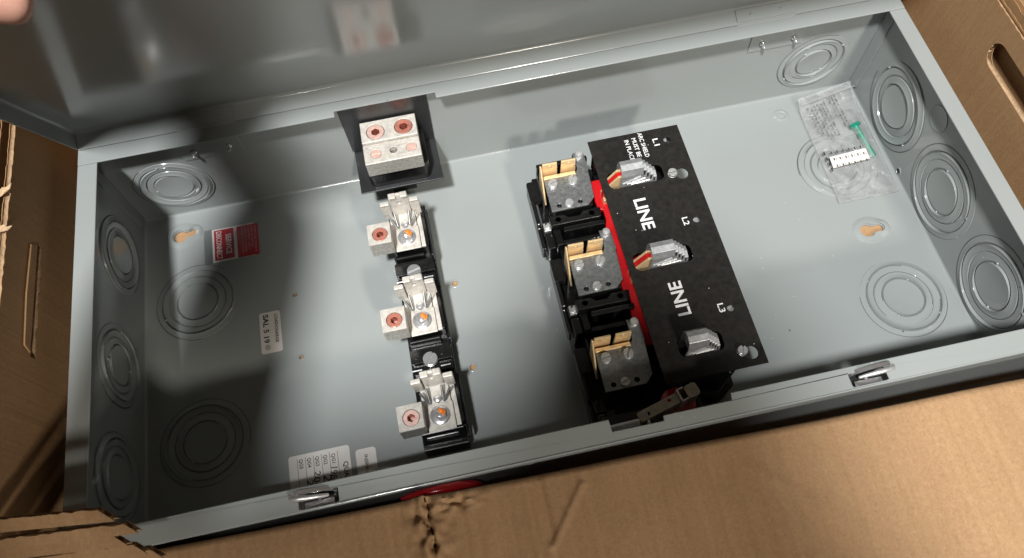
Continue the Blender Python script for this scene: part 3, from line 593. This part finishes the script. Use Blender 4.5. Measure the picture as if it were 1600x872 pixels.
# ------------------------------------------------------------------ stickers
def sticker(name, label, x0, x1, y0, y1, r=.0016, m=WHITE, rot=0, z=.00035, curl=None):
    t = thing(name, label, 'sticker', ((x0+x1)/2, (y0+y1)/2, .0))
    mk('paper', MB().prism(rrect(x0, x1, y0, y1, r), .00008, z), m, t)
    return t
st1 = sticker('warning_sticker', 'red and white sticker reading SERVICE DISCONNECT beside the left keyhole', .0622, .1010, .2622, .2975, .0004)
mk('red_field', MB().prism(rrect(.0640, .0822, .2640, .2960, .0004), .00037, .00042), INKR, st1)
tail = mk('red_tail', MB().prism(rrect(.0852, .1050, .2625, .2958, .0004), .00037, .00060), INKR, st1)
mk('lettering', text_mb('SERVICE', .0072, T((.0748, .2905, .00046)) @ RZ(-90), .010, width=.0215), INKW, st1)
mk('lettering', text_mb('DISCONNECT', .0072, T((.0660, .2948, .00046)) @ RZ(-90), .010, width=.0295), INKW, st1)
for k, (s, w) in enumerate((('WHEN THIS DEVICE IS', .0285), ('USED AS SERVICE', .0230), ('EQUIPMENT, APPLY', .0250), ('LABEL NEAR HANDLE', .0265), ('FOR IDENTIFICATION', .0270))):
    mk('small_lettering', text_mb(s, .0028, T((.1012-.0030*k, .2940, .00066)) @ RZ(-90), .006, width=w), INKP, st1)
mk('grey_strip', MB().prism(rrect(.0545, .0621, .2618, .2985, .0004), .00006, .00012), mat('dark_grey', (.14, .155, .155), .3, var=.1), st1)  # thin dark grey strip left of the sticker
st2 = sticker('date_sticker', 'small white sticker reading LOAD:CHARGE SAL 5 19, left of the fuse clips', .1001, .1185, .1625, .2018, .0022)
mk('lettering', text_mb('LOAD:CHARGE', .0040, T((.1135, .1985, .00046)) @ RZ(-91), .014, width=.0270), INKB, st2)
mk('lettering', text_mb('SAL 5 19', .0066, T((.1035, .1995, .00046)) @ RZ(-91), .020, width=.0270), INKB, st2)
mk('stamp_ring', MB().prism(circ(.1058, .1682, .0022, 20), .00037, .00045, [circ(.1058, .1682, .0018, 20)]), INKB, st2)
mk('stamp_letter', text_mb('e', .0034, T((.1050, .1690, .00046)) @ RZ(-91), .01), INKB, st2)
st3 = sticker('quality_sticker', 'white quality sticker with ruled lines and handwriting, above the left latch', .1150, .1648, .0070, .0685, .0024)
for k in range(6): mk('ruled_line', MB().box(.1220+.00656*k, .1223+.00656*k, .0090, .0655, .00037, .00044), INKB, st3)
for k in range(5): mk('lettering', text_mb('QG%d' % (5-k), .0042, T((.1238+.00656*k, .0648-.0002*k, .00046)) @ RZ(-91), .012, width=.0078), INKB, st3)
mk('lettering', text_mb('QUALITY', .0054, T((.1590, .0555, .00046)) @ RZ(-91), .016, width=.0240), INKB, st3)
hand = [('1986', .1488, .0545, .0080, .0130), ('2', .1425, .0485, .0090, .0058), ('206', .1352, .0530, .0074, .0135), ('21', .1290, .0470, .0074, .0085)]
for s, x, y, sz, w in hand: mk('handwriting', text_mb(s, sz, T((x, y, .00046)) @ RZ(-98), .004, width=w), INKB, st3)
st4 = sticker('inspection_sticker', 'narrow white sticker reading INSP/HIPOT, right of the quality sticker', .1693, .1858, .0150, .0625, .0026)
mk('lettering', text_mb('INSP/HIPOT', .0040, T((.1762, .0575, .00046)) @ RZ(-92), .010, width=.0230), INKB, st4)
# ------------------------------------------------------------------ parts bag and green screw
bag = thing('parts_bag', 'clear printed plastic bag lying in the top right corner of the enclosure', 'plastic bag', (.665, .25, 0))
def sheet(quad, nx, ny, zf, M=None):
    v = []; f = []
    for j in range(ny+1):
        for i in range(nx+1):
            u, w = i/nx, j/ny
            p = [(quad[0][k]*(1-u) + quad[1][k]*u)*(1-w) + (quad[3][k]*(1-u) + quad[2][k]*u)*w for k in (0, 1)]
            v.append((p[0], p[1], zf(p[0], p[1], u, w)))
    for j in range(ny):
        for i in range(nx): a = j*(nx+1)+i; f.append((a, a+1, a+nx+2, a+nx+1))
    return MB().add(v, f)
def bz(off):
    def z(x, y, u, w):
        n = noise.noise(Vector((x*60, y*60, off))) * .0026 + noise.noise(Vector((x*150, y*110, off+3))) * .0020
        e = min(u, 1-u, w, 1-w); puff = min(1, e*5)
        s = math.exp(-((x-.6826)**2/.00006 + (y-.25)**2/.0007)) * .0065
        lift = .012*max(0, w-.82)/.18
        return .0022 + off*.0012*puff + n*puff*.8 + (s+.0008)*puff*(1 if off else 0) + lift*.6
    return z
quad = [(.6352, .1912), (.6930, .1915), (.6960, .3185), (.6375, .3085)]
mk('bag_back', sheet(quad, 40, 70, bz(0)), BAG, bag, smooth=180)
mk('bag_front', sheet(quad, 40, 70, bz(1)), BAG, bag, smooth=180)
ed = [(x, y, .0046) for x, y in quad]
for a, b in zip(ed, ed[1:] + ed[:1]): mk('sealed_edge', MB().tube([a, tuple((p+q)/2 + (.0006 if k == 2 else 0) for k, (p, q) in enumerate(zip(a, b))), b], .00030, 6), BAG, bag, smooth=60)
mk('zip_strip', MB().tube([(.6378, .3000, .0105), (.6660, .3050, .0115), (.6955, .3095, .0120)], .0010, 6), BAG, bag, smooth=60)
pr_i = MB(); rl = random.Random(4)
for c in range(9):
    x = .6425 + .0036*c + (.002 if c > 5 else 0)
    y = .2985 - (.0 if c > 4 else .002) + .0008*c; end = (.268, .262, .256, .256, .2585, .2610, .2780, .2640, .2620)[c] + rl.uniform(-.004, .004)
    word = rl.randint(3, 8)
    while y > end:
        word -= 1
        if word == 0: y -= .0010; word = rl.randint(2, 8); continue
        g = rl.randint(0, 3); w = .00095
        if g != 1: pr_i.box(x, x+.0017, y-.00025, y, .0086, .00865)
        if g != 0: pr_i.box(x+.0014, x+.0017, y-.0008, y, .0086, .00865)
        if g > 1: pr_i.box(x+.0007, x+.0009, y-.0007, y, .0086, .00865)
        if g == 3: pr_i.box(x, x+.0017, y-.0008, y-.0006, .0086, .00865)
        y -= w + .0002
mk('printed_text', pr_i, INKB, bag)
pn = mk('white_panel', MB().prism([(.6415, .2260), (.6785, .2285), (.6790, .2405), (.6425, .2385)], .0083, .0084), WHITE, bag)
pk = MB()
for c in range(6):
    for r in range(3):
        x = .6455 + .0058*c; y = .2440 - .0075*r
        pk.box(x, x+.0010, y-.0026, y, .0086, .0087); pk.box(x+.0026, x+.0029, y-.0026, y-.0004, .0086, .0087)
for r in range(4): pk.box(.6388, .6400, .2450-.0062*r-.0036, .2450-.0062*r, .0086, .0087)
mk('printed_marks', pk, INKB, bag)
gs = thing('ground_screw', 'green grounding screw inside the clear plastic bag', 'screw', (.682, .25, .005))
ga, gb = Vector((.6812, .2690, .0062)), Vector((.6852, .2320, .0046))
gd = (gb-ga).normalized(); q = gd.to_track_quat('Z', 'Y').to_matrix().to_4x4()
Mg = T(ga) @ q
mk('head', MB().lathe([(.0020, -.0012), (.0048, -.0008), (.0054, .0002), (.0054, .0014), (.0030, .0022)], 24, Mg), GREEN, gs, smooth=35)
prof = [(.0028, .0022)]; z = .0024
while z < .0370: prof += [(.0028, z), (.0024, z+.0005)]; z += .0010
prof += [(.0022, .0375)]
mk('shank', MB().lathe(prof, 18, Mg), GREEN, gs, smooth=25)
# ------------------------------------------------------------------ cardboard carton
car = thing('cardboard_carton', 'brown corrugated cardboard carton with opened flaps around the enclosure', 'carton', (.35, .16, -.025))
def corr_panel(name, O, U, Vv, Nn, lu, lv, m, parent, hole=None, wave='u', pitch=.0075, th=.0046, edge_noise=0, ragged=0):
    """two liners with a wavy medium between; hole = (u0,u1,v0,v1) rounded slot"""
    O, U, Vv, Nn = map(Vector, (O, U, Vv, Nn)); U.normalize(); Vv.normalize(); Nn.normalize()
    M = Matrix(((U.x, Vv.x, Nn.x, O.x), (U.y, Vv.y, Nn.y, O.y), (U.z, Vv.z, Nn.z, O.z), (0,0,0,1)))
    rn = random.Random(hash(name) % 97 + int(lu*1e4))
    out = [(0, 0), (lu, 0)]
    n = max(2, int(lu/.004))
    out += [(lu - lu*k/n, lv + (rn.uniform(-1, 1)*edge_noise if 0 < k < n else 0)) for k in range(n+1)]
    hl = [rrect(hole[0], hole[1], hole[2], hole[3], min(hole[1]-hole[0], hole[3]-hole[2])*.48, 6)] if hole else []
    if hole and ragged:
        u0, u1, v0, v1 = hole; k = 30
        hl = [[(u0+(u1-u0)*i/k, v0+rn.uniform(-1, 1)*ragged) for i in range(k+1)] + [(u1-(u1-u0)*i/k, v1+rn.uniform(-1, 1)*ragged) for i in range(k+1)]]
    root = mk(name, MB().prism(out, -.0005, 0, hl, M), m, parent)
    mk('outer_liner', MB().prism(out, -th, -th+.0005, hl, M), m, root)
    rects = [(0, lu, 0, lv-.0006)]
    if hole:
        u0, u1, v0, v1 = hole; rects = [(0, u0, 0, lv-.0006), (u1, lu, 0, lv-.0006), (u0, u1, 0, v0), (u0, u1, v1, lv-.0006)]
    mb = MB()
    for u0, u1, v0, v1 in rects:
        a0, a1, b0, b1 = (u0, u1, v0, v1) if wave == 'u' else (v0, v1, u0, u1)
        k = max(4, int((a1-a0)/pitch*8)); v = []; f = []
        for i in range(k+1):
            a = a0 + (a1-a0)*i/k; tt = -th/2 + (th/2-.0007)*math.sin(2*math.pi*a/pitch)
            for b in (b0, b1): v.append((a, b, tt) if wave == 'u' else (b, a, tt))
        for i in range(k): f.append((2*i, 2*i+1, 2*i+3, 2*i+2))
        mb.add(v, f, M)
    mk('fluting', mb, CUT, root, smooth=180)
    return root
mk('carton_bottom', MB().box(-.030, .735, -.030, .375, -.0249, -.0021), CARD_Z, car)
# right wall: slotted inner panel, second panel behind it, flap folded out
corr_panel('right_panel', (.7195, -.02, -.002), (0,1,0), (.03,0,1), (-1,0,.03), .41, .1725, CARD_Y, car, (.158-.0, .2500, .1335, .1555), 'v', edge_noise=.0004)
corr_panel('right_outer_panel', (.7290, -.03, -.002), (0,1,0), (.03,0,1), (-1,0,.03), .43, .1745, CARD_Y, car, None, 'v', edge_noise=.0005)
corr_panel('right_flap', (.7390, -.03, .168), (0,1,0), (.90,0,-.42), (.42,0,.90), .43, .16, CARD_Y, car, None, 'v')
# left wall
corr_panel('left_panel', (-.0165, .375, -.002), (0,-1,0), (-.03,0,1), (1,0,.03), .41, .1640, CARD_Y, car, (.144, .234, .1245, .1300), 'v', edge_noise=.0006, ragged=.0011)
corr_panel('left_outer_panel', (-.0260, .385, -.002), (0,-1,0), (-.03,0,1), (1,0,.03), .43, .1660, CARD_Y, car, None, 'v', edge_noise=.0006)
corr_panel('left_flap', (-.0375, .385, .162), (0,-1,0), (-.80,0,.20), (.20,0,.80), .43, .16, CARD_X, car, None, 'v')
corr_panel('rear_panel', (-.016, .372, -.002), (1,0,0), (0,.03,1), (0,-1,.03), .735, .150, CARD_X, car, None, 'u')
# front wall and its flap folded towards the camera, one bent and torn sheet
def y_fold(x): return -.0052 - .0133*(x-.069)/.558
tearc = [(.2316, .0010), (.2322, .0085), (.2300, .0150), (.2335, .0235), (.2322, .0310)]
def front_sheet(off):
    xs = [-.040 + .0015*i for i in range(160)] + [.2004 + .0007*i for i in range(94)] + [.2662 + .0015*i for i in range(328)]
    ts = [-.080, -.055, -.030, -.014] + [-.008 + .0010*k for k in range(9)] + [.0010 + .00125*k for k in range(1, 36)] + [.0455 + .005*k for k in range(30)]
    v = []; f = []
    for t in ts:
        for x in xs:
            r = .0045 + off
            if t < -.003: y, z = y_fold(x) + off, .118 - r + t + .003
            elif t < .003:
                a = (t+.003)/.006*math.pi/2*1.06; y, z = y_fold(x) - .0045 + r*math.cos(a), .1135 + r*math.sin(a)
            else: y, z = y_fold(x) - .0045 - (t-.003)*.996, .1180 + off - (t-.003)*.10
            if t > -.004:
                n = noise.noise(Vector((x*14, t*10, 1)))*.0016*min(1, max(0, t)*30) + noise.noise(Vector((x*60, t*55, 4)))*.00035
                n += .00016*math.sin(2*math.pi*x/.0075)*min(1, max(0, t)*120)
                n += .0005*noise.noise(Vector((x*330, t*40, 9)))*math.exp(-(t/.006)**2)
                # creases
                for (x0, t0_, x1, t1), w, h in (((.3316, .010, .3050, .044), .0017, .0020), ((.3050, .000, .3055, .060), .0022, -.0018), ((.3050, .044, .2990, .085), .003, .0012), ((.2700, .006, .2660, .05), .003, .0006), ((.44, .02, .52, .09), .004, .0005)):
                    dx, dt = x1-x0, t1-t0_; l2 = dx*dx+dt*dt; s = max(0, min(1, ((x-x0)*dx+(t-t0_)*dt)/l2)); d = math.hypot(x-x0-s*dx, t-t0_-s*dt)
                    n += h*math.exp(-(d/w)**2)
                # crushed and torn patch
                d = 1e9; sd = 1
                for (x0, t0_), (x1, t1) in zip(tearc, tearc[1:]):
                    dx, dt = x1-x0, t1-t0_; l2 = dx*dx+dt*dt; s = max(0, min(1, ((x-x0)*dx+(t-t0_)*dt)/l2)); e = math.hypot(x-x0-s*dx, t-t0_-s*dt)
                    if e < d: d = e; sd = 1 if (x-x0-s*dx) > 0 else -1
                q = math.exp(-(d/.0095)**2)
                n += q*(.0030 if sd > 0 else .0060) + q*noise.noise(Vector((x*150, t*150, 2)))*.0060 - .003*math.exp(-(d/.0022)**2)
                e2 = math.exp(-((x-.248)/.014)**2 - ((t-.006)/.004)**2); n += e2*noise.noise(Vector((x*120, t*260, 5)))*.009
                z += n
                if t < .02: y += noise.noise(Vector((x*9, 0, 3)))*.0012*max(0, 1 - max(0, t)/.02)
            v.append((x, y, z))
    nx = len(xs)
    def cut(x, t):
        wdt = .0017*(1 - abs(t-.015)/.020) + .0005*noise.noise(Vector((x*400, t*400, 0)))
        for (x0, t0_), (x1, t1) in zip(tearc, tearc[1:]):
            if t0_ <= t <= t1: return abs(x - (x0 + (x1-x0)*(t-t0_)/(t1-t0_))) < wdt*.9
        if abs(t-(.0088+.0012*math.sin(x*300))) < .0006 and .2320 < x < .2510: return True
        return False
    for j in range(len(ts)-1):
        for i in range(nx-1):
            if off == 0 and cut((xs[i]+xs[i+1])/2, (ts[j]+ts[j+1])/2): continue
            a = j*nx+i; f.append((a, a+1, a+nx+1, a+nx))
    return MB().add(v, f)
ff = mk('front_flap', front_sheet(0), CARD_X, car, smooth=60)
mk('inner_liner', front_sheet(-.0042), CARD_Z, ff, smooth=60)
# torn chips of board along the fold
def chip(name, loc, rz, ry, lu, lv, rx=0):
    M = T(loc) @ RZ(rz) @ RY(ry) @ RX(rx)
    U, Vv, Nn = (M.to_3x3() @ Vector(a) for a in ((1,0,0), (0,1,0), (0,0,1)))
    return corr_panel(name, loc, U, Vv, Nn, lu, lv, CARD_X, car, None, 'v', pitch=.0062, th=.0044, edge_noise=.0010)
# stack of flap ends at the lower left corner, torn across the flutes
def torn_board(name, p0, p1, wv):
    """board running from p0 (out at the left) to its torn right end at p1; wv runs along that torn end"""
    p0, p1, wv = Vector(p0), Vector(p1), Vector(wv); U = p1-p0; lu = U.length; lv = wv.length
    return corr_panel(name, p0, U, wv, wv.cross(U) if wv.cross(U).z > 0 else U.cross(wv), lu, lv, CARD_X, car, None, 'v', pitch=.0062, th=.0046, edge_noise=.0009)
for px_, py_, pz_, wl, dy, dz in ((.0600, .0050, .1680, 1., .030, -.018), (.0700, -.0030, .1610, .8, .024, -.016), (.0610, -.0075, .1540, 1., .026, -.018), (.0690, -.0130, .1475, .8, .020, -.014), (.0760, -.0165, .1410, 1., .022, -.012)):
    k_ = (px_+.0165)/.22; torn_board('torn_flap_end', (-.0165, py_+dy*k_, pz_+dz*k_), (px_, py_, pz_), (-.0090*wl, .0080*wl, .0030))
mk('handhole_tongue', MB().prism([(.1425, .1300), (.2290, .1300), (.2260, .1375), (.1850, .1390), (.1460, .1372)], .0188, .0202, (), Matrix(((0,0,-1,0),(1,0,0,0),(0,1,0,0),(0,0,0,1)))), CARD_Y, car, bevel=.0004)
# frayed kraft strips on the top edge of the left wall
for y, z_, a in ((.252, .1640, 20), (.222, .1640, -15)):
    mk('frayed_strip', MB().prism([(0, 0), (.009, .001), (.0115, .0045), (.007, .0040), (.004, .0062), (0, .005)], 0, .0006, (), T((-.0265, y, z_)) @ RZ(a) @ RY(-14)), CUT, car)

# ------------------------------------------------------------------ person holding the lid edge
def person():
    t = thing('person', 'person holding the raised lid with the left hand, only a fingertip in view', 'person', (-.05, -.6, -.025))
    def skin(name, verts, edges, radii, m, sub=2):
        b = Vector(BASE[t.name]); me = bpy.data.meshes.new(name); me.from_pydata([tuple(Vector(p)-b) for p in verts], edges, []); me.update()
        o = bpy.data.objects.new(name, me); COL.objects.link(o); o.parent = t; me.materials.append(m)
        sk = o.modifiers.new('skin', 'SKIN')
        for d, r in zip(me.skin_vertices[0].data, radii): d.radius = (r, r) if not isinstance(r, tuple) else r; d.use_root = False
        me.skin_vertices[0].data[0].use_root = True; sk.use_smooth_shade = True
        s = o.modifiers.new('sub', 'SUBSURF'); s.levels = sub; s.render_levels = sub
        return o
    # hand gripping the free edge of the lid: palm and fingers behind, thumb in front
    hv = [(.036, .090, .503), (.055, .145, .490), (.085, .185, .460), (.100, .200, .440)]; he = [(0,1),(1,2),(2,3)]; hr = [(.028,.022), (.030,.020), (.036,.016), (.036,.013)]
    def chain(root, pts, rad):
        i = root
        for p, r in zip(pts, rad): hv.append(p); hr.append(r); he.append((i, len(hv)-1)); i = len(hv)-1
    chain(1, [(.088, .140, .455), (.108, .150, .424), (.1410, .1540, .3975)], [.0135, .0105, .0088])
    chain(3, [(.135, .222, .425), (.142, .236, .395), (.140, .232, .372)], [.0095, .0088, .0078])
    chain(3, [(.115, .228, .420), (.118, .244, .388), (.116, .240, .362)], [.0098, .0090, .0080])
    chain(3, [(.095, .228, .418), (.094, .244, .388), (.093, .240, .364)], [.0094, .0086, .0078])
    chain(3, [(.075, .222, .424), (.070, .236, .400), (.070, .234, .380)], [.0084, .0076, .0070])
    skin('hand', hv, he, hr, SKIN)
    return t, skin
per, skin_fn = person()  # unseen body below: head and right forearm posed to block lamp light
bv = [(.00, -.76, .36), (.02, -.68, .56), (.06, -.54, .76), (.10, -.355, .90), (.15, -.32, .97),
      (-.09, -.33, .88), (-.085, -.25, .76), (-.022, -.130, .605), (.026, .030, .512), (.048, .085, .500), (.048, .112, .503),
      (.262, -.40, .88), (.330, -.56, .67), (.275, -.46, .580), (.228, -.45, .580),
      (-.12, -.70, .30), (-.15, -.44, .07), (-.14, -.80, .02), (.12, -.72, .30), (.16, -.46, .07), (.15, -.82, .02)]
be = [(0,1),(1,2),(2,3),(3,4),(3,5),(5,6),(6,7),(7,8),(8,9),(9,10),(3,11),(11,12),(12,13),(13,14),(0,15),(15,16),(16,17),(0,18),(18,19),(19,20)]
br = [(.16,.12),(.16,.12),(.17,.13),(.15,.125),(.06,.06), .105,.072,.060,.056,.047,.038, .085,.062,.045,.034, .10,.07,.05,.10,.07,.05]
skin_fn('clothing', bv, be, br, SLEEVE)
hm = MB().lathe([(.03,-.13),(.05,-.11),(.066,-.07),(.075,-.02),(.078,.03),(.070,.07),(.045,.10),(.001,.112)], 24, T((.175, -.300, 1.005)) @ RX(40) @ Matrix.Diagonal((1, 1.2, 1, 1)))
hm.lathe([(.012,0),(.011,.012),(.004,.022)], 10, T((.175, -.210, .950)) @ RX(75))
hd_ = mk('head', hm, SKIN, per, smooth=60)
mk('hair', MB().lathe([(.080,.02),(.0805,.04),(.074,.075),(.049,.106),(.001,.119)], 24, T((.175, -.303, 1.009)) @ RX(34) @ Matrix.Diagonal((1, 1.22, 1, 1)), cap=False), SLEEVE, hd_, smooth=60)
